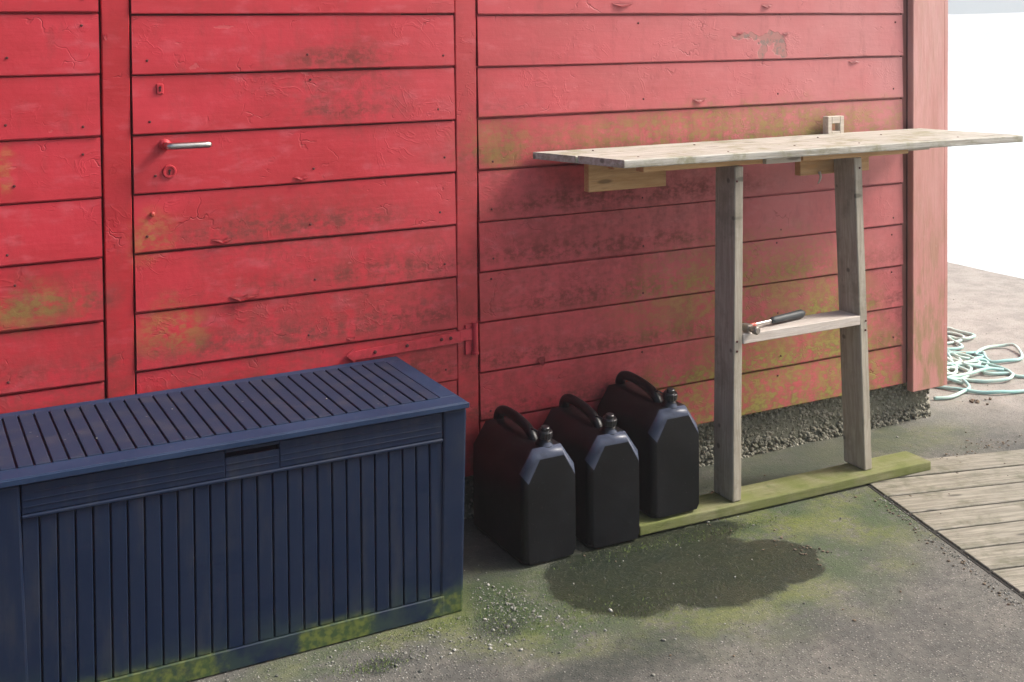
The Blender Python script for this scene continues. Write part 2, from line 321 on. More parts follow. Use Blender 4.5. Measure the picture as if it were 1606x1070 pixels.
n = NT('pale_shore_rock'); P = n.pos()
M['shore'] = n.done(n.mix(n.noise(P, .4, 4), (.5, .48, .44), (.62, .6, .56)), .9)
n = NT('roof_felt'); P = n.pos(); M['roof'] = n.done(n.mix(n.noise(P, 20, 4), (.05, .05, .05), (.09, .085, .08)), .95)

# ------------------------------------------------------------------ object helpers
def link(name, me, mat, parent=None, loc=(0, 0, 0), rot=(0, 0, 0), **props):
    o = bpy.data.objects.new(name, me); COL.objects.link(o)
    if mat is not None and not me.materials: me.materials.append(mat)
    if parent: o.parent = parent
    o.location = loc; o.rotation_euler = rot
    for k, v in props.items(): o[k] = v
    return o
def thing(name, loc, label, cat, group=None, rz=0):
    o = bpy.data.objects.new(name, None); COL.objects.link(o); o.location = loc; o.rotation_euler = (0, 0, rz)
    o.empty_display_size = .1
    o['label'] = label; o['category'] = cat
    if group: o['group'] = group
    return o
def bm_mesh(name, bm, smooth=False):
    bmesh.ops.recalc_face_normals(bm, faces=bm.faces)
    me = bpy.data.meshes.new(name); bm.to_mesh(me); bm.free()
    if smooth:
        for p in me.polygons: p.use_smooth = True
    return me
def add_box(bm, x0, x1, y0, y1, z0, z1, bevel=0.0, seg=1):
    r = bmesh.ops.create_cube(bm, size=1)
    vs = r['verts']
    for v in vs:
        v.co = Vector(((x0+x1)/2+v.co.x*(x1-x0), (y0+y1)/2+v.co.y*(y1-y0), (z0+z1)/2+v.co.z*(z1-z0)))
    if bevel:
        es = list({e for v in vs for e in v.link_edges})
        bmesh.ops.bevel(bm, geom=es, offset=bevel, segments=seg, affect='EDGES', profile=.6)
def box_mesh(name, dims, bevel=.002, seg=1, bow=0.0, n=0):
    """box with x0..x1 etc; optionally subdivided along x and slightly bent"""
    bm = bmesh.new(); add_box(bm, *dims, bevel=bevel, seg=seg)
    if n:
        L = dims[1]-dims[0]
        for k in range(1, n):
            x = dims[0]+L*k/n
            bmesh.ops.bisect_plane(bm, geom=bm.verts[:]+bm.edges[:]+bm.faces[:], plane_co=(x, 0, 0), plane_no=(1, 0, 0))
        s = random.random()*50
        for v in bm.verts:
            v.co.y += bow*noise.noise(Vector((v.co.x*2.2+s, 0, 0))); v.co.z += bow*noise.noise(Vector((v.co.x*2.7+s+9, 3, 0)))
    return bm_mesh(name, bm)
def add_tube(bm, pts, rad, seg=8, cap=True):
    pts = [Vector(p) for p in pts]; rings = []
    prev = None
    for i, p in enumerate(pts):
        t = (pts[min(i+1, len(pts)-1)]-pts[max(i-1, 0)]).normalized()
        if prev is None:
            a = t.orthogonal().normalized()
        else:
            a = (prev - t*prev.dot(t)); a = a.normalized() if a.length > 1e-6 else t.orthogonal().normalized()
        prev = a; b = t.cross(a)
        r = rad(i/(len(pts)-1)) if callable(rad) else rad
        ra, rb = r if isinstance(r, tuple) else (r, r)
        rings.append([bm.verts.new(p+a*ra*math.cos(2*math.pi*k/seg)+b*rb*math.sin(2*math.pi*k/seg)) for k in range(seg)])
    for A, B in zip(rings, rings[1:]):
        for k in range(seg):
            bm.faces.new((A[k], A[(k+1) % seg], B[(k+1) % seg], B[k]))
    if cap:
        bm.faces.new(rings[0][::-1]); bm.faces.new(rings[-1])
def catmull(P, n=5):
    P = [Vector(p) for p in P]; out = []
    for i in range(len(P)-1):
        a, b, c, d = P[max(i-1, 0)], P[i], P[i+1], P[min(i+2, len(P)-1)]
        for k in range(n):
            t = k/n
            out.append(.5*((2*b)+(c-a)*t+(2*a-5*b+4*c-d)*t*t+(3*b-a-3*c+d)*t**3))
    out.append(P[-1]); return out
def tube_mesh(name, pts, rad, seg=8): 
    bm = bmesh.new(); add_tube(bm, pts, rad, seg); return bm_mesh(name, bm, True)
def add_lathe(bm, prof, mat, seg=20):
    rings = []
    for r, z in prof:
        rings.append([bm.verts.new(mat @ Vector((r*math.cos(2*math.pi*k/seg), r*math.sin(2*math.pi*k/seg), z))) for k in range(seg)])
    for A, B in zip(rings, rings[1:]):
        for k in range(seg): bm.faces.new((A[k], A[(k+1) % seg], B[(k+1) % seg], B[k]))
    bm.faces.new(rings[0][::-1]); bm.faces.new(rings[-1])

# ------------------------------------------------------------------ setting: ground, quay, water, fog band, far hill, haze
def grid_rect(name, x0, x1, y0, y1, z, mat, **p):
    bm = bmesh.new(); vs = [bm.verts.new((x, y, z)) for x, y in ((x0, y0), (x1, y0), (x1, y1), (x0, y1))]
    bm.faces.new(vs); return link(name, bm_mesh(name, bm), mat, **p)
QX = 5.88
def quay_edge(y): return QX + .035*noise.noise(Vector((y*1.9, 1, 0))) + .02*noise.noise(Vector((y*7, 4, 0)))
bm = bmesh.new()
ys = [-16+.12*i for i in range(int(34/.12))]
prevs = None
for y in ys:
    e = quay_edge(y)
    row = [bm.verts.new((x, y, z)) for x, z in ((-18, 0), (e-.03, 0), (e, -.02), (e+.03, -2.2))]
    if prevs:
        for k in range(3): bm.faces.new((prevs[k], row[k], row[k+1], prevs[k+1]))
    prevs = row
for f in bm.faces: f.normal_flip()
me = bm_mesh('ground', bm)
g = link('ground', me, M['ground'], kind='structure')
if me.polygons[0].normal.z < 0:
    me.flip_normals()
grid_rect('water', -55, 290, -55, 290, -1.3, M['water'], kind='structure')

def ridge(name, r0, r1, hfun, z0, mat, na=90, nr=8, a0=-20, a1=140):
    bm = bmesh.new(); prev = None
    for i in range(na+1):
        a = R(a0+(a1-a0)*i/na); row = []
        for j in range(nr+1):
            r = r0+(r1-r0)*j/nr
            row.append(bm.verts.new((r*math.sin(a), r*math.cos(a)-3.22, z0+hfun(a, j/nr))))
        if prev:
            for j in range(nr): bm.faces.new((prev[j], prev[j+1], row[j+1], row[j]))
        prev = row
    return link(name, bm_mesh(name, bm), mat, kind='structure')
ridge('far_shore', 118, 128, lambda a, t: 3.75*min(1, t*2.2)+.25*noise.noise(Vector((a*30, t*3, 0))), -1.5, M['shore'], nr=4)  # added bank, stands in for the white fog strip over the water
ridge('far_hill', 127, 190, lambda a, t: 3.3+9*t**.6+2.5*t*noise.noise(Vector((a*9, t*4, 2))), -1.5, M['hill'])

# ------------------------------------------------------------------ the shed
shed = thing('wooden_shed', (2.0, 0, 0), 'red painted clapboard shed with a flush plank door on a pebbled foundation', 'shed')
SX = 2.0                       # the empty's x: part locations are relative to it
def L(x, y, z): return (x-SX, y, z)
def clap_mesh(name, length, h, jit=1.0, seed=0, step=.11):
    """one lap board: local x 0..length, bottom edge at z=0, front faces -Y"""
    F = -.002
    prof = [(F+.0012, .0), (F, .0028), (F+.0055, h-.0062), (F+.0165, h-.0052), (F+.0165, h+.010), (F+.0245, h+.010), (F+.0115, .0006)]
    n = max(3, int(length/step)); bm = bmesh.new(); prev = None
    for i in range(n+1):
        x = length*i/n
        dz = jit*(.0028*noise.noise(Vector((x*1.6, seed, 0)))+.0010*noise.noise(Vector((x*9, seed, 5))))
        dy = jit*.0013*noise.noise(Vector((x*1.3, seed, 9)))
        ex = 0
        if i in (0, n): ex = jit*.0015*noise.noise(Vector((x*5+i, seed, 3)))
        row = [bm.verts.new((x+ex, y+dy, z+(dz if z < .01 else 0))) for y, z in prof]
        if prev:
            for k in range(7): bm.faces.new((prev[k], prev[(k+1) % 7], row[(k+1) % 7], row[k]))
        else: bm.faces.new(row)
        prev = row
    bm.faces.new(prev[::-1])
    return bm_mesh(name, bm)
LV = [.160, .305, .451, .604, .757, .909, 1.065, 1.222, 1.3765, 1.533, 1.69, 1.847, 2.004, 2.16, 2.317]
LL = [.125, .280, .432, .584, .742, .908, 1.0635, 1.2230, 1.384, 1.542, 1.698, 1.85, 2.004, 2.16, 2.317]
LD = [.130, .290, .443, .597, .752, .908, 1.065, 1.221, 1.379, 1.537, 1.69, 1.845, 2.0]
def clap_wall(parent, name, x0, x1, lv, top, mat, seed, off):
    for i, z in enumerate(lv):
        z1 = lv[i+1] if i+1 < len(lv) else top
        me = clap_mesh(name, x1-x0, z1-z, 1.0, seed+i*3.7)
        o = link(name, me, mat, parent, (x0-off[0], random.uniform(-.0008, .0008)-off[1], z-off[2]))
        o.rotation_euler = (0, random.uniform(-.0005, .0005), 0)
clap_wall(shed, 'clapboard', 1.577, 3.317, LV, 2.47, M['red'], 11, (SX, 0, 0))
clap_wall(shed, 'clapboard', -1.3, .4895, LL, 2.47, M['red'], 57, (SX, 0, 0))
# wall core behind the boards, foundation
link('wall_core', box_mesh('wall_core', (-1.3-SX, 3.50-SX, .034, .12, .15, 2.47), 0), M['dark_red'], shed)
for nm, d in (('wall_core', (3.43, 3.50, .12, 3.38, .15, 2.47)), ('wall_core', (-1.3, -1.23, .12, 3.38, .15, 2.47)), ('wall_core', (-1.3, 3.50, 3.38, 3.46, .15, 2.47))):
    link(nm, box_mesh(nm, (d[0]-SX, d[1]-SX, *d[2:]), 0), M['dark_red'], shed)
link('foundation', box_mesh('foundation', (-1.27-SX, 3.492-SX, .045, 3.44, -.05, .147), .01), M['found'], shed)
# posts / trim
def vboard(name, x0, x1, y0, y1, z0, z1, mat, jit=.0018, parent=shed, off=(SX, 0, 0)):
    bm = bmesh.new(); add_box(bm, x0-off[0], x1-off[0], y0, y1, z0, z1, bevel=.0025)
    for k in range(1, 22):
        z = z0+(z1-z0)*k/22
        bmesh.ops.bisect_plane(bm, geom=bm.verts[:]+bm.edges[:]+bm.faces[:], plane_co=(0, 0, z), plane_no=(0, 0, 1))
    s = random.random()*40
    for v in bm.verts: v.co.x += jit*noise.noise(Vector((v.co.z*3.1, s, v.co.x*4)))+jit*.5*noise.noise(Vector((v.co.z*17, s, v.co.x*9)))
    return link(name, bm_mesh(name, bm), mat, parent)
vboard('door_post', .4965, .5665, .003, .033, .14, 2.46, M['red_trim'])
vboard('door_post', 1.5025, 1.571, .001, .033, .14, 2.46, M['red_trim'])
vboard('corner_strip', 3.3195, 3.3475, .010, .033, .155, 2.46, M['strip'], .001)
vboard('corner_board', 3.349, 3.512, -.020, .010, .128, 2.46, M['red_faded'], .001)
vboard('corner_board', 3.5135, 3.534, -.016, .12, .128, 2.46, M['red_faded'], .001)
# side wall boards facing the water
for i, z in enumerate(LV):
    z1 = LV[i+1] if i+1 < len(LV) else 2.47
    link('clapboard', clap_mesh('clapboard', 3.3, z1-z, 1, 90+i*3.1, .3), M['red'], shed, L(3.5355, .125, z), (0, 0, R(90)))
# roof
bm = bmesh.new()
for s in (1,):
    ring = [(-1.45-SX, -.10, 2.46), (3.66-SX, -.10, 2.46), (3.66-SX, 1.72, 3.25), (-1.45-SX, 1.72, 3.25), (3.66-SX, 3.6, 2.46), (-1.45-SX, 3.6, 2.46)]
    lo = [bm.verts.new(p) for p in ring]; hi = [bm.verts.new((p[0], p[1], p[2]+.07)) for p in ring]
    for A in (lo, hi):
        bm.faces.new((A[0], A[1], A[2], A[3])); bm.faces.new((A[3], A[2], A[4], A[5]))
    for a, b in ((0, 1), (1, 2), (2, 4), (4, 5), (5, 3), (3, 0)): bm.faces.new((lo[a], lo[b], hi[b], hi[a]))
    bm.faces.new((lo[0], lo[3], lo[5])) ; bm.faces.new((lo[1], lo[4], lo[2])); bm.faces.new((lo[0], lo[5], lo[4], lo[1]))
link('roof', bm_mesh('roof', bm), M['roof'], shed)
# pebble facing on the foundation (nobody could count it)
bm = bmesh.new()
ico = bmesh.new(); bmesh.ops.create_icosphere(ico, subdivisions=1, radius=1)
IV = [v.co.copy() for v in ico.verts]; IF = [[v.index for v in f.verts] for f in ico.faces]; ico.free()
def add_stone(V, Fc, c, r, flat=1.0):
    b = len(V); rx = Matrix.Rotation(random.random()*6.28, 3, 'Z') @ Matrix.Rotation(random.random()*6.28, 3, 'X')
    sx, sy, sz = r*random.uniform(.7, 1.3), r*random.uniform(.7, 1.25), r*random.uniform(.6, 1.0)
    for q in IV:
        k = random.uniform(.85, 1.12)
        p = rx @ Vector((q.x*sx*k, q.y*sy*k, q.z*sz*k)); V.append((c[0]+p.x, c[1]+p.y, c[2]+p.z*flat))
    Fc.extend([[b+i for i in f] for f in IF])
def stones_obj(name, V, Fc, mat, parent=None, **p):
    me = bpy.data.meshes.new(name); me.from_pydata(V, [], Fc); me.update()
    return link(name, me, mat, parent, **p)
V, Fc = [], []
for i in range(4200):
    x = random.uniform(1.2, 3.50); z = random.uniform(-.01, .158)
    y = .0468 + .008*noise.noise(Vector((x*4, z*9, 0))) - .012*max(0, .06-z)/.06
    add_stone(V, Fc, (x-SX, y, z), random.uniform(.0045, .0105))
for i in range(900):
    y = random.uniform(.04, .9); z = random.uniform(-.01, .14)
    add_stone(V, Fc, (3.494-SX, y, z), random.uniform(.0045, .0105))
stones_obj('pebble_facing', V, Fc, M['pebble'], shed, kind='stuff')

# the door: thing > door > boards and ironmongery
door = link('door', box_mesh('door', (.5705, 1.4995, .014, .034, .128, 2.02), 0), M['dark_red'], shed, L(0, 0, 0))
clap_wall(door, 'door_board', .5715, 1.4985, LD, 2.15, M['red'], 31, (0, 0, 0))
# lever handle with round rose
h = thing_loc = None
bm = bmesh.new()
T = Matrix.Translation((.652, .002, 1.19)) @ Matrix.Rotation(R(90), 4, 'X')
add_lathe(bm, [(.0155, 0), (.0155, .006), (.012, .010), (.0085, .012), (.0085, .034)], T)
link('handle_rose', bm_mesh('handle_rose', bm), M['red'], door)
bm = bmesh.new()
add_tube(bm, catmull([(.652, -.030, 1.19), (.652, -.046, 1.19), (.657, -.053, 1.1895), (.668, -.055, 1.1895), (.72, -.055, 1.1895), (.762, -.052, 1.189)], 4), lambda t: (.0088, .0088) if t < .97 else (.006, .006), 12)
link('handle', bm_mesh('handle', bm, True), M['steel'], door)
# escutcheons
bm = bmesh.new(); T = Matrix.Translation((.663, .004, 1.118)) @ Matrix.Rotation(R(90), 4, 'X')
add_lathe(bm, [(.018, 0), (.018, .006), (.0165, .0085), (.0125, .0085), (.0115, .0065), (.003, .0062)], T, 24)
kp = link('keyhole_plate', bm_mesh('keyhole_plate', bm), M['red'], door)
def keyhole(x, z, y, s=1.0):
    bm = bmesh.new(); T = Matrix.Translation((x, y, z+.003*s)) @ Matrix.Rotation(R(90), 4, 'X')
    add_lathe(bm, [(.0030*s, -.002), (.0030*s, .0016)], T, 12); add_box(bm, x-.0016*s, x+.0016*s, y-.0014, y+.002, z-.008*s, z+.001*s)
    link('keyhole', bm_mesh('keyhole', bm), M['dark_hole'], door)
keyhole(.663, 1.118, -.004)
bm = bmesh.new(); add_box(bm, .6325, .6505, -.003, .006, 1.324, 1.352, bevel=.002)
link('keyhole_plate', bm_mesh('keyhole_plate', bm), M['red'], door)
keyhole(.6415, 1.3395, -.0035, 1.0)
bm = bmesh.new(); add_box(bm, .641, .6435, .004, .010, 1.378, 1.396)
link('slot', bm_mesh('slot', bm), M['dark_hole'], door)
bm = bmesh.new(); T = Matrix.Translation((.6175, .008, 1.008)) @ Matrix.Rotation(R(90), 4, 'X')
add_lathe(bm, [(.007, 0), (.006, .012), (.003, .014)], T, 10); link('bolt', bm_mesh('bolt', bm), M['red'], door)
# strap hinge
bm = bmesh.new()
pts = [(1.147, .561), (1.172, .577), (1.176, .570), (1.46, .585), (1.515, .588), (1.515, .553), (1.46, .552), (1.176, .546), (1.172, .540)]
lo = [bm.verts.new((x, -.003, z)) for x, z in pts]; hi = [bm.verts.new((x, -.009, z)) for x, z in pts]
bm.faces.new(lo); bm.faces.new(hi[::-1])
for k in range(len(pts)): bm.faces.new((lo[k], lo[(k+1) % 9], hi[(k+1) % 9], hi[k]))
for x, z in ((1.235, .563), (1.42, .569), (1.40, .562)):
    pass
hg = link('hinge', bm_mesh('hinge', bm), M['hinge'], door)
for x, z in ((1.235, .561), (1.335, .566), (1.445, .570), (1.475, .570)):
    bm = bmesh.new(); add_lathe(bm, [(.0055, 0), (.0045, .003), (.001, .004)], Matrix.Translation((x, -.0092, z)) @ Matrix.Rotation(R(90), 4, 'X'), 10)
    link('hinge_bolt', bm_mesh('hinge_bolt', bm), M['nail'], door)
bm = bmesh.new(); add_lathe(bm, [(.009, 0), (.009, .092)], Matrix.Translation((1.555, -.010, .515)), 14); add_lathe(bm, [(.0115, 0), (.0115, .008)], Matrix.Translation((1.555, -.010, .512)), 14)
add_box(bm, 1.505, 1.553, -.010, -.003, .556, .590, bevel=.001); add_box(bm, 1.525, 1.553, -.006, .002, .512, .602, bevel=.001)
link('hinge_pin', bm_mesh('hinge_pin', bm), M['hinge'], door)

# nails, shared mesh
bm = bmesh.new(); add_lathe(bm, [(.0036, 0), (.0036, .0015), (.0015, .0022)], Matrix.Rotation(R(90), 4, 'X'), 8)
nail_me = bm_mesh('nail', bm)
for lv, xs, z_hi in ((LV, (1.617, 2.16, 2.73, 3.27), 10), (LL, (.452, .27), 10), (LD, (.615, 1.455, 1.05), 9)):
    for i, z in enumerate(lv[:z_hi]):
        for x in xs:
            if random.random() < .78:
                zz = z+random.uniform(.022, .045)+(.09 if random.random() < .25 else 0)
                yy = -.002+.0055*(zz-z)/.16
                link('nail', nail_me, M['nail'], shed, L(x+random.uniform(-.012, .012), yy+.0002, zz))
# curled paint flakes
def flake(x, z, w, hgt, curl, lv_z):
    bm = bmesh.new(); n = 8; prev = None; s = random.random()*30
    for i in range(n+1):
        t = i/n; sag = math.sin(t*math.pi)
        ww = hgt*(.25+.75*sag)*(1+.4*noise.noise(Vector((t*6, s, 0))))
        row = []
        for j in range(4):
            u = j/3
            row.append(bm.verts.new((t*w, -.0008-curl*u*u*sag, .004*noise.noise(Vector((t*4, s, 2)))-sag*hgt*.35+ww*(.5-u)+curl*.4*u*u)))
        if prev:
            for j in range(3): bm.faces.new((prev[j], prev[j+1], row[j+1], row[j]))
        prev = row
    bmesh.ops.solidify(bm, geom=bm.faces[:], thickness=.0008)
    yy = -.002+.0055*(z-lv_z)/.16
    link('paint_flake', bm_mesh('paint_flake', bm), M['red'], shed, L(x, yy, z))
for a in ((2.05, 1.566, .085, .016, .010, 1.533), (2.365, 1.249, .055, .016, .010, 1.222), (2.655, 1.562, .05, .014, .008, 1.533), (2.55, 1.468, .03, .008, .006, 1.3765),
          (.815, .764, .085, .016, .010, .752), (1.0, 1.06+.02, .05, .010, .006, 1.065), (3.05, 1.36, .06, .010, .006, 1.222), (.16, 1.475, .06, .010, .009, 1.384),
          (1.77, .445+.02, .03, .03, .012, .451), (2.75, 1.465, .035, .010, .006, 1.3765), (1.15, .61, .03, .010, .006, .597),
          (.77, .925, .06, .012, .007, .908), (.50, 1.48, .012, .02, .006, 1.384)):
    flake(*a)

# ------------------------------------------------------------------ sill board on the ground
SB = thing('mossy_board', (2.49, -.30, 0), 'moss covered green plank lying on the ground under the table legs', 'board', rz=R(-1.7))
link('board', box_mesh('board', (-.565, .575, -.057, .057, .0065, .036), .004, 2, .002, 14), M['moss_wood'], SB)

# ------------------------------------------------------------------ table
tb = thing('work_table', (2.5, -.2, 0), 'rough plank work table on two posts fixed along the red shed wall', 'table')
TX, TY = 2.5, -.2
def plank_quad(name, bl, br, fr, fl, z0, z1, mat, parent, n=14, bow=.0015):
    bm = bmesh.new(); prev = None; s = random.random()*50
    for i in range(n+1):
        t = i/n
        b = Vector(bl).lerp(Vector(br), t); f = Vector(fl).lerp(Vector(fr), t)
        d = bow*noise.noise(Vector((t*3, s, 0))); e = .0012*noise.noise(Vector((t*12, s, 4)))
        prof = [(f.x, f.y+e, z0+d), (f.x, f.y-.001+e, z0+.003+d), (f.x, f.y-.001+e, z1-.003+d), (f.x, f.y+.002+e, z1+d), (b.x, b.y-.002, z1+d), (b.x, b.y, z1-.003+d), (b.x, b.y, z0+d)]
        row = [bm.verts.new((p[0]-TX, p[1]-TY, p[2])) for p in prof]
        if prev:
            for k in range(7): bm.faces.new((prev[k], prev[(k+1) % 7], row[(k+1) % 7], row[k]))
        else: bm.faces.new(row)
        prev = row
    bm.faces.new(prev[::-1]); return link(name, bm_mesh(name, bm), mat, parent)
BL, FL, BR, FR = Vector((1.757, -.010)), Vector((1.868, -.352)), Vector((3.368, -.035)), Vector((3.440, -.425))
def lp(a, b, t): return a.lerp(b, t)
plank_quad('top_board', lp(BL, FL, 0), lp(BR, FR, 0), lp(BR, FR, .485), lp(BL, FL, .485), 1.0885, 1.1095, M['top_wood'], tb)
plank_quad('top_board', lp(BL, FL, .495)+Vector((.004, 0)), lp(BR, FR, .495), lp(BR, FR, 1), lp(BL, FL, 1), 1.0875, 1.1105, M['top_wood'], tb)
def leg(xb, xt, yb=-.335, yt=-.335):
    bm = bmesh.new(); z0, z1 = .0375, 1.0645
    add_box(bm, -.0165, .0165, 0, .098, 0, 1, bevel=.0028)
    for k in range(1, 12):
        bmesh.ops.bisect_plane(bm, geom=bm.verts[:]+bm.edges[:]+bm.faces[:], plane_co=(0, 0, k/12), plane_no=(0, 0, 1))
    s = random.random()*9
    for v in bm.verts:
        t = v.co.z; v.co.x += xb+(xt-xb)*t-TX+.0012*noise.noise(Vector((t*6, s, 0))); v.co.y += yb+(yt-yb)*t-TY; v.co.z = z0+(z1-z0)*t
    return link('leg', bm_mesh('leg', bm), M['leg_wood'], tb)
leg(2.2825, 2.295); leg(2.8225, 2.776)
# rung between the legs
bm = bmesh.new()
add_box(bm, 2.3075-TX, 2.786-TX, -.336-TY, -.244-TY, .519, .549, bevel=.002)
link('rung', bm_mesh('rung', bm), M['rung_wood'], tb)
def tpart(name, x0, x1, y0, y1, z0, z1, mat, bev=.0015, rz=0):
    cx, cy, cz = (x0+x1)/2, (y0+y1)/2, (z0+z1)/2
    return link(name, box_mesh(name, (x0-cx, x1-cx, y0-cy, y1-cy, z0-cz, z1-cz), bev, 1, .0008, 6), mat, tb, (cx-TX, cy-TY, cz), (0, 0, rz))
tpart('rail', 1.955, 2.395, -.322, -.282, 1.0665, 1.0865, M['fresh_wood'], rz=R(-.6))
tpart('rail', 2.397, 2.535, -.338, -.300, 1.0655, 1.0865, M['pale_wood'], rz=R(-1))
tpart('rail', 2.54, 2.985, -.345, -.305, 1.0665, 1.0868, M['fresh_wood'], rz=R(-1))
tpart('rail', 3.01, 3.15, -.285, -.24, 1.0650, 1.0868, M['pale_wood'])
tpart('crosspiece', 1.885, 2.170, -.128, -.100, .990, 1.0862, M['fresh_wood'])
tpart('crosspiece', 2.625, 2.925, -.232, -.204, 1.003, 1.0640, M['fresh_wood'])
tpart('crosspiece', 1.93, 3.2, -.2, -.165, 1.0645, 1.0863, M['fresh_wood'])
for (x, y) in ((2.26, -.325), (2.30, -.10), (2.78, -.335), (2.80, -.12), (3.05, -.16), (3.2, -.36), (1.95, -.30), (1.93, -.08), (2.55, -.29)):
    link('nail', nail_me, M['nail_rust'], tb, (x-TX, y-TY, 1.1098), (R(-90), 0, 0))
for (x, y, z) in ((2.283, -.336, .50), (2.283, -.336, .53), (2.284, -.336, 1.02), (2.808, -.336, .53), (2.781, -.336, 1.03), (2.806, -.3365, .50)):
    link('nail', nail_me, M['nail_rust'], tb, (x-TX, y-TY, z))
# bent hook under the crosspiece
link('hook', tube_mesh('hook', catmull([(2.70-TX, -.238-TY, 1.012), (2.70-TX, -.244-TY, .998), (2.695-TX, -.245-TY, .985), (2.688-TX, -.245-TY, .975)], 4), lambda t: .005*(1-.55*t), 8), M['pale_wood'], tb)
# notched bracket behind the table top
bm = bmesh.new()
bx = 2.955-TX; by = -.028-TY
for d in ((-.037, -.019, 1.03, 1.171), (.019, .037, 1.03, 1.171), (-.0188, .0188, 1.146, 1.1705), (-.0188, .0188, 1.03, 1.1185)):
    add_box(bm, bx+d[0], bx+d[1], by-.014, by+.014, d[2], d[3], bevel=.0015)
link('bracket', bm_mesh('bracket', bm), M['pale_wood'], tb)

# ------------------------------------------------------------------ hammer on the rung
hm = thing('claw_hammer', (2.335, -.318, .549), 'claw hammer with grey rubber grip resting on the rung of the table', 'hammer', rz=R(9))
a0, a1 = Vector((.0, 0, .018)), Vector((.275, .006, .0165))
def hp(t, dz=0): v = a0.lerp(a1, t); return (v.x, v.y, v.z+dz)
link('shaft', tube_mesh('shaft', [hp(t/6*.46) for t in range(7)], (.0052, .0052), 10), M['steel'], hm)
link('paint_band', tube_mesh('paint_band', [hp(.04+.10*t/3) for t in range(4)], .0062, 10), M['orange'], hm)
link('grip', tube_mesh('grip', [hp(.40+.60*t/14) for t in range(15)], lambda t: .0105+.003*t+(.0010*math.sin(t*44) if t < .85 else 0) - (.006 if t > .97 or t < .02 else 0), 14), M['grip'], hm)
bm = bmesh.new()   # head lying across, face towards the viewer, claw drooping
add_lathe(bm, [(.0095, 0), (.0125, .004), (.0125, .016), (.009, .024), (.0085, .034)], Matrix.Translation((-.002, -.048, .013)) @ Matrix.Rotation(R(-90), 4, 'X'), 16)
add_box(bm, -.013, .011, -.016, .014, .004, .026, bevel=.004, seg=2)
for s in (-1, 1):
    add_tube(bm, catmull([(s*.005, .012, .016), (s*.007, .03, .016), (s*.009, .048, .011), (s*.0105, .062, .003)], 4), lambda t: (.0065*(1-.6*t), .005*(1-.6*t)), 8)
link('head', bm_mesh('head', bm), M['rust'], hm)

# ------------------------------------------------------------------ storage box
BX0, BX1, BY0, BY1 = .135, 1.290, -.487, -.045
sb = thing('storage_box', ((BX0+BX1)/2, -.27, 0), 'long dark navy plastic garden storage box with ribbed lid in front of the door', 'storage box')
OX, OY = (BX0+BX1)/2, -.27
def bpart(name, x0, x1, y0, y1, z0, z1, mat=None, bev=.002, seg=1, parent=sb):
    o = link(name, box_mesh(name, (x0-OX, x1-OX, y0-OY, y1-OY, z0, z1), bev, seg), mat or M['box'], parent); return o
# tapered corner posts
def corner_post(x0, x1, y0, y1, tx, ty):
    bm = bmesh.new(); add_box(bm, x0-OX, x1-OX, y0-OY, y1-OY, .0, .5235, bevel=.006, seg=2)
    for v in bm.verts:
        k = 1-v.co.z/.5235
        v.co.x += tx*k*(1 if True else 0); v.co.y += ty*k
    link('corner_post', bm_mesh('corner_post', bm), M['box'], sb)
corner_post(1.2345, 1.2985, BY0, BY0+.06, -.014, .003); corner_post(BX0, .2385, BY0, BY0+.06, .014, .003)
corner_post(1.2345, 1.2985, BY1-.06, BY1, -.014, -.003); corner_post(BX0, .2385, BY1-.06, BY1, .014, -.003)
bpart('inner_shell', .15, 1.270, BY0+.021, BY1-.012, .012, .515, M['groove'], .001)
# front boards
nb = 27; px0, px1 = .2405, 1.2325; wdt = (px1-px0)/nb
me_b = box_mesh('front_rib', (-wdt/2+.0016, wdt/2-.0016, -.006, .010, .053, .456), .0022)
for i in range(nb):
    link('front_rib', me_b, M['box'], sb, (px0+wdt*(i+.5)-OX, BY0+.011-OY, 0))
# plinth and fascia
bpart('plinth', px0+.001, px1-.001, BY0+.001, BY0+.03, .003, .0525, bev=.002)
bpart('fascia', px0+.001, .680, BY0+.003, BY0+.03, .4565, .5215, bev=.002)
bpart('fascia', .809, px1-.001, BY0+.003, BY0+.03, .4565, .5215, bev=.002)
bpart('fascia', .6803, .8087, BY0+.0032, BY0+.0075, .4565, .5020, bev=.0006)
bpart('fascia', .6803, .8087, BY0+.0032, BY0+.03, .5140, .5215, bev=.0006)
bpart('grip_recess', .6812, .8078, BY0+.0175, BY0+.0205, .4570, .5135, M['groove'], .001)  # near-black face puts the slot's shade into the colour
bpart('fascia_lip', px0+.0005, px1-.0005, BY0-.0015, BY0+.022, .4475, .4560, bev=.0025)
for k, zz in enumerate((.4715, .4865, .5015)):
    if k < 2: bpart('fascia_line', .684, .805, BY0+.0012, BY0+.0028, zz, zz+.0022, bev=.0005)
    bpart('fascia_line', px0+.004, .678, BY0+.0012, BY0+.0028, zz, zz+.0022, bev=.0005)
    bpart('fascia_line', .811, px1-.004, BY0+.0012, BY0+.0028, zz, zz+.0022, bev=.0005)
# end panel boards (right end)
for i in range(9):
    y0 = BY0+.063+i*(BY1-BY0-.126)/9; y1 = y0+(BY1-BY0-.126)/9-.004
    bpart('end_rib', 1.262, 1.284, y0, y1, .03, .505)
bpart('plinth', 1.258, 1.286, BY0+.062, BY1-.062, .003, .028)
bpart('end_rail', 1.262, 1.296, BY0+.062, BY1-.062, .507, .5225)
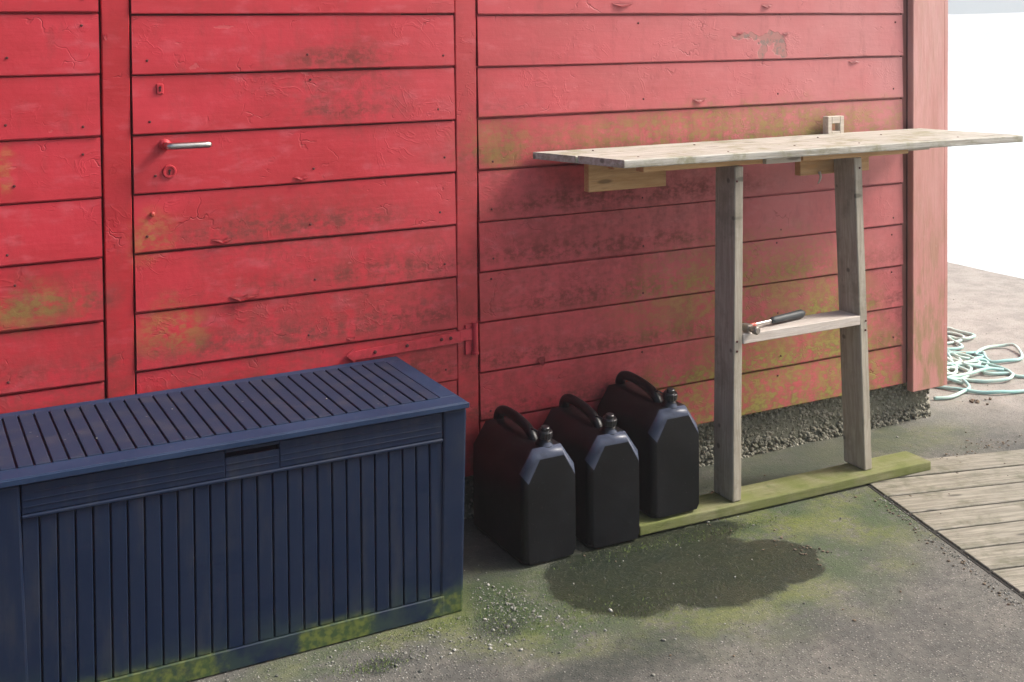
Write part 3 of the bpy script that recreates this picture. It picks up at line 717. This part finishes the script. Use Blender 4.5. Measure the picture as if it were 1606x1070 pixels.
# lid: tray + ribs
lid = bpart('lid', BX0-.008, 1.3005, BY0-.006, -.012, .5245, .5375, M['box'], .003, 2)
bm = bmesh.new()
for d in ((BX0-.006, 1.299, BY0-.0045, -.4305), (BX0-.006, 1.299, -.056, -.014), (1.2505, 1.299, -.4278, -.0562), (BX0-.006, BX0+.045, -.4278, -.0562)):
    add_box(bm, d[0]-OX, d[1]-OX, d[2]-OY, d[3]-OY, .5378, .5415, bevel=.0012)
link('lid_rim', bm_mesh('lid_rim', bm), M['rim'], lid)
bm = bmesh.new(); add_box(bm, BX0-.009-OX, 1.302-OX, BY0-.010-OY, BY0-.0062-OY, .5265, .5405, bevel=.0015)
link('lid_edge', bm_mesh('lid_edge', bm), M['rim'], lid)
pitch = .03605
me_r = box_mesh('lid_rib', (-pitch/2+.0023, pitch/2-.0023, -.189, .189, .5378, .5446), .0014)
x = 1.2505-.003-pitch/2
while x > BX0+.045+pitch/2:
    link('lid_rib', me_r, M['lid'], lid, (x-OX, -.2425-OY, 0)); x -= pitch
# bird specks on the box
bm = bmesh.new()
V, Fc = [], []
for p, r in (((.985, -.31, .5465), .0028), ((.42, -.33, .5465), .002), ((.62, -.2, .5465), .002)): add_stone(V, Fc, (p[0]-OX, p[1]-OY, p[2]), r, .5)
stones_obj('dirt_speck', V, Fc, M['grit'], sb, kind='stuff')

# ------------------------------------------------------------------ jerrycans
def can_body():
    """front at local y=0, depth to +.285, width .172, shoulder height .315"""
    W2, H1, H2, FW, DEP = .0895, .255, .318, .046, .335
    prof = [(-W2+.010, 0), (W2-.010, 0), (W2, .016), (W2+.001, .13), (W2, H1), (FW, H2), (-FW, H2), (-W2, H1), (-W2-.001, .13), (-W2, .016)]
    cz = .15
    def ins(p, a, top):      # pull a profile in: sides by a, shoulders by top
        x, z = p
        kx = (W2-a)/W2; x2 = x*kx
        z2 = z
        if z > .2: z2 = z-top*min(1, (z-.2)/.05)
        if z < .03: z2 = z+a*.6
        return x2, z2
    st = [(0, .014, .022), (.028, .001, 0), (.145, .0005, 0), (DEP-.027, .002, 0), (DEP, .019, .030)]
    bm = bmesh.new(); prev = None; n = len(prof)
    for y, a, tp in st:
        row = [bm.verts.new((ins(p, a, tp)[0], y, ins(p, a, tp)[1])) for p in prof]
        if prev:
            for k in range(n): bm.faces.new((prev[k], prev[(k+1) % n], row[(k+1) % n], row[k]))
        else:
            bm.faces.new(row)
        prev = row
    bm.faces.new(prev[::-1])
    bmesh.ops.bevel(bm, geom=[e for e in bm.edges if len(e.link_faces) == 2 and e.calc_face_angle(0) > R(16)], offset=.0048, segments=2, affect='EDGES', profile=.5, clamp_overlap=True)
    me = bm_mesh('body', bm, True); return me
def make_can(loc, rz, label, k=1.0):
    t = thing('jerrycan', loc, label, 'jerrycan', 'black jerrycans between the box and the table', rz)
    if not CAN:
        CAN['body'] = can_body()
        bm = bmesh.new(); T = Matrix.Translation((.004, .050, .316)) @ Matrix.Rotation(R(8), 4, 'X')
        add_lathe(bm, [(.030, -.012), (.026, .004), (.019, .014), (.018, .022)], T, 20); CAN['neck'] = bm_mesh('neck', bm, True)
        bm = bmesh.new(); T = Matrix.Translation((.004, .050, .316)) @ Matrix.Rotation(R(8), 4, 'X') @ Matrix.Translation((0, 0, .0225))
        seg = 32; rings = []
        for r, z, rib in ((.0185, 0, 1), (.0205, .002, 1), (.0205, .018, 1), (.0190, .021, 0), (.013, .0215, 0), (.0125, .030, 0), (.0105, .032, 0)):
            rings.append([bm.verts.new(T @ Vector(((r+(.0012 if rib and k_ % 2 else 0))*math.cos(2*math.pi*k_/seg), (r+(.0012 if rib and k_ % 2 else 0))*math.sin(2*math.pi*k_/seg), z))) for k_ in range(seg)])
        for A, B in zip(rings, rings[1:]):
            for q in range(seg): bm.faces.new((A[q], A[(q+1) % seg], B[(q+1) % seg], B[q]))
        bm.faces.new(rings[0][::-1]); bm.faces.new(rings[-1])
        CAN['cap'] = bm_mesh('cap', bm)
        pts = catmull([(0, .096, .300), (0, .104, .320), (0, .130, .337), (0, .168, .347), (0, .215, .352), (0, .262, .352), (0, .292, .345), (0, .308, .328), (0, .310, .308), (0, .306, .29)], 5)
        bm = bmesh.new(); add_tube(bm, pts, (.0165, .0145), 12); CAN['handle'] = bm_mesh('handle', bm, True)
        bm = bmesh.new(); add_tube(bm, catmull([(-.010, .060, .352), (-.018, .078, .356), (-.012, .096, .350)], 4), .003, 6); CAN['strap'] = bm_mesh('strap', bm, True)
    for nm in ('body', 'neck', 'cap', 'handle', 'strap'):
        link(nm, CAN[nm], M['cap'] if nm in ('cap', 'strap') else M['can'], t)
    wn = t.children[0].modifiers.new('wn', 'WEIGHTED_NORMAL'); wn.weight = 100; wn.keep_sharp = False
    return t
CAN = {}
make_can((1.624, -.352, 0), R(1.5), 'black plastic jerrycan nearest the storage box, its left side in shadow')
make_can((1.838, -.350, 0), R(-1.2), 'black plastic jerrycan in the middle, between its two fellows', 1.0)
make_can((2.062, -.338, .0375), R(.5), 'black plastic jerrycan beside the table leg with its base on the mossy board', 1.0)

# ------------------------------------------------------------------ deck boards let into the ground
dk = thing('boardwalk', (2.78, -.43, 0), 'low weathered plank boardwalk at right, laid flush with the mossy concrete', 'boardwalk', rz=R(-14.6))
pitch_d = .1315
for k in range(-2, 14):
    ln = 3.4; wv = pitch_d-.0105
    bm = bmesh.new(); x0 = random.uniform(0, .006)+( .035 if k == -2 else 0)
    add_box(bm, x0, ln, -wv/2, wv/2, -.004, .0055, bevel=.0022)
    for q in range(1, 16):
        bmesh.ops.bisect_plane(bm, geom=bm.verts[:]+bm.edges[:]+bm.faces[:], plane_co=(x0+ln*q/16, 0, 0), plane_no=(1, 0, 0))
    s = random.random()*60
    for v in bm.verts:
        v.co.z += .0018*noise.noise(Vector((v.co.x*1.6, s, 0))) if v.co.z > 0 else 0
        v.co.y += .0022*noise.noise(Vector((v.co.x*2.5, s, 7+v.co.y*3)))
    link('plank', bm_mesh('plank', bm), M['deck_wood'], dk, (0, -(k+.5)*pitch_d-.035, .0005))
bm = bmesh.new()
for xx in (.012, .9, 1.8, 2.7): add_box(bm, xx, xx+.05, -(14.4)*pitch_d, 1.35*pitch_d, -.09, -.0046)
link('joist', bm_mesh('joist', bm), M['groove'], dk)
n = NT('dark_gap_soil'); M['soil'] = n.done((.016, .014, .010), .95)
bm = bmesh.new(); add_box(bm, -.007, 3.41, -14*pitch_d-.04, 1.5*pitch_d-.03, -.003, .0012); link('bed', bm_mesh('bed', bm), M['soil'], dk)

# ------------------------------------------------------------------ rope
S = {'A': [(4.299, 0.52), (4.421, 0.572), (4.511, 0.559), (4.543, 0.516), (4.485, 0.428), (4.412, 0.375), (4.331, 0.375), (4.27, 0.408), (4.303, 0.471), (4.36, 0.534)],
'B': [(4.435, 0.795), (4.439, 0.753), (4.46, 0.715), (4.539, 0.736), (4.565, 0.789), (4.55, 0.852), (4.545, 0.91)],
'C': [(4.186, 0.583), (4.157, 0.483), (4.214, 0.463), (4.32, 0.485)],
'E': [(4.234, 0.395), (4.198, 0.415), (4.104, 0.411), (4.026, 0.4), (3.961, 0.383), (3.942, 0.341), (3.967, 0.296), (4.055, 0.331), (4.096, 0.394), (4.099, 0.448), (4.076, 0.483)],
'F': [(4.082, 0.391), (4.163, 0.401), (4.219, 0.348), (4.211, 0.275), (4.211, 0.191)],
'G': [(4.215, 0.295), (4.133, 0.308), (4.011, 0.302)],
'H': [(3.881, 0.303), (3.952, 0.284), (4.011, 0.22), (4.094, 0.184), (4.169, 0.214), (4.195, 0.252)],
'I': [(3.781, 0.308), (3.842, 0.335), (3.863, 0.303), (3.908, 0.277), (3.913, 0.255)],
'J': [(4.043, 0.055), (3.942, 0.082), (3.882, 0.125), (3.835, 0.18), (3.801, 0.247), (3.774, 0.302)],
'K': [(3.658, 0.165), (3.719, 0.14), (3.815, 0.162), (3.885, 0.191), (3.931, 0.265)]}
def loop(cx, cy, rx, ry, n=7, ph=0, tilt=0): 
    return [(cx+rx*math.cos(ph+6.28*i/n)*random.uniform(.85, 1.15), cy+ry*math.sin(ph+6.28*i/n)*random.uniform(.85, 1.15)) for i in range(n)]
seq = S['K'][:]+S['I'][::-1]+S['J'][::-1]+[(4.4, -.02), (4.55, .1)]+S['F'][::-1]+S['G']+S['H']+[(4.1, .3)]+S['E']
seq += [(4.0, .45)]+loop(3.95, .46, .10, .13, 7, 2)+loop(4.05, .52, .11, .10, 7, 4)+loop(3.98, .40, .07, .10, 7, 1)+loop(4.10, .46, .12, .09, 7, 5)+loop(4.02, .56, .10, .12, 6, 0)+S['C']+S['A']
seq += [(4.28, .55), (4.2, .62), (4.3, .70)]+loop(4.38, .80, .12, .10, 7, 3)+loop(4.30, .75, .10, .12, 6, 1)+S['B']+[(4.4, .9), (4.3, .98)]
P3 = []
for i, (x, y) in enumerate(seq): P3.append((x, y, .0075+.020*abs(noise.noise(Vector((i*.61, 2, 0))))+ (.012 if 3.85 < x < 4.2 and .3 < y < .6 else 0)))
bm = bmesh.new(); pth = catmull(P3, 5); add_tube(bm, [(p.x, p.y, max(.0074, p.z)) for p in pth], .0072, 7)
link('mooring_rope', bm_mesh('mooring_rope', bm, True), M['rope'], label='tangled pale turquoise rope lying on the concrete by the shed corner', category='rope')
link('stick', tube_mesh('stick', catmull([(4.14, .63, .012), (4.2, .585, .014), (4.27, .55, .012)], 3), .005, 6), M['stick'], label='thin brown stick lying among the turquoise rope', category='stick')

# ------------------------------------------------------------------ loose gravel, moss and litter
def free_of_things(x, y):
    return not ((BX0-.01 < x < 1.31 and y > -.50) or (1.53 < x < 2.15 and y > -.36) or y > .03 and x < 3.56)
V, Fc = [], []
k = 0
while k < 1500:
    z = random.random()
    if z < .50: x, y = random.gauss(1.20, .32), random.gauss(-.60, .10)
    elif z < .72: x, y = random.uniform(.3, 2.6), random.uniform(-1.25, -.45)
    elif z < .82: x, y = random.gauss(1.40, .04), random.gauss(-.48, .07)
    elif z < .90: x, y = random.uniform(1.7, 2.3), random.gauss(-.40, .05)
    else: x, y = random.uniform(1.6, 5.4), random.uniform(-1.4, 1.5)
    if not free_of_things(x, y): continue
    if 1.52 < x < 2.30 and -.80 < y < -.36 and random.random() < .85: continue
    r = random.uniform(.0012, .0030) if random.random() < .93 else random.uniform(.003, .0058)
    add_stone(V, Fc, (x, y, r*.35), r, .7); k += 1
for i in range(260):
    t = random.random(); add_stone(V, Fc, (2.77-.2*t*1.1+random.gauss(-.01, .012), -.44-.75*t, .002), random.uniform(.001, .003), .7)
stones_obj('gravel', V, Fc, M['grit'], kind='stuff')
def blades(name, spots, n, mat, hgt):
    V, Fc = [], []
    for i in range(n):
        cx, cy, sx, sy = random.choice(spots); x, y = random.gauss(cx, sx), random.gauss(cy, sy)
        if not free_of_things(x, y): continue
        a = random.random()*6.28; l = random.uniform(.3, 1)*hgt; w_ = l*.18; d = random.uniform(.3, 1.2)*l
        b = len(V); V += [(x-w_*math.sin(a), y+w_*math.cos(a), 0), (x+w_*math.sin(a), y-w_*math.cos(a), 0), (x+d*math.cos(a), y+d*math.sin(a), l)]
        Fc.append([b, b+1, b+2])
    me = bpy.data.meshes.new(name); me.from_pydata(V, [], Fc); me.update(); return link(name, me, mat, kind='stuff')
blades('moss', [(1.33, -.60, .045, .035), (.99, -.625, .05, .02), (1.37, -.50, .05, .06), (1.46, -.62, .10, .05), (1.62, -.70, .12, .05), (2.2, -.42, .12, .02), (1.9, -.395, .15, .015), (1.15, -.53, .15, .012)], 5200, M['tuft'], .006)
V, Fc = [], []
for i in range(190):
    z = random.random()
    if z < .3: x, y = random.gauss(3.34, .14), random.gauss(-.30, .022)
    elif z < .55: t = random.random(); x, y = 2.74-.19*t+random.gauss(-.012, .01), -.46-.70*t
    elif z < .7: x, y = random.gauss(2.27, .03), random.gauss(-.62, .05)
    else: x, y = random.uniform(1.5, 3.8), random.uniform(-1.0, -.05)
    if free_of_things(x, y): add_stone(V, Fc, (x, y, .006 if x > 2.8 and y < -.2 else .002), random.uniform(.0018, .0055), .5)
for i in range(10): add_stone(V, Fc, (3.80+random.gauss(0, .03), .06+random.gauss(0, .02), .004), random.uniform(.005, .011), .6)
stones_obj('leaf_litter', V, Fc, M['litter'], kind='stuff')

# ------------------------------------------------------------------ sea haze
HAZE = .0055
if HAZE:
    bm = bmesh.new(); add_box(bm, -60, 300, -60, 300, -2.6, 14)
    n = NT('sea_haze', False); v = n.t.nodes.new('ShaderNodeVolumePrincipled')
    v.inputs['Color'].default_value = (.88, .94, 1, 1); v.inputs['Density'].default_value = HAZE; v.inputs['Anisotropy'].default_value = .68
    n.link(v.outputs[0], n.out.inputs['Volume'])
    link('haze', bm_mesh('haze', bm), n.m, kind='stuff')
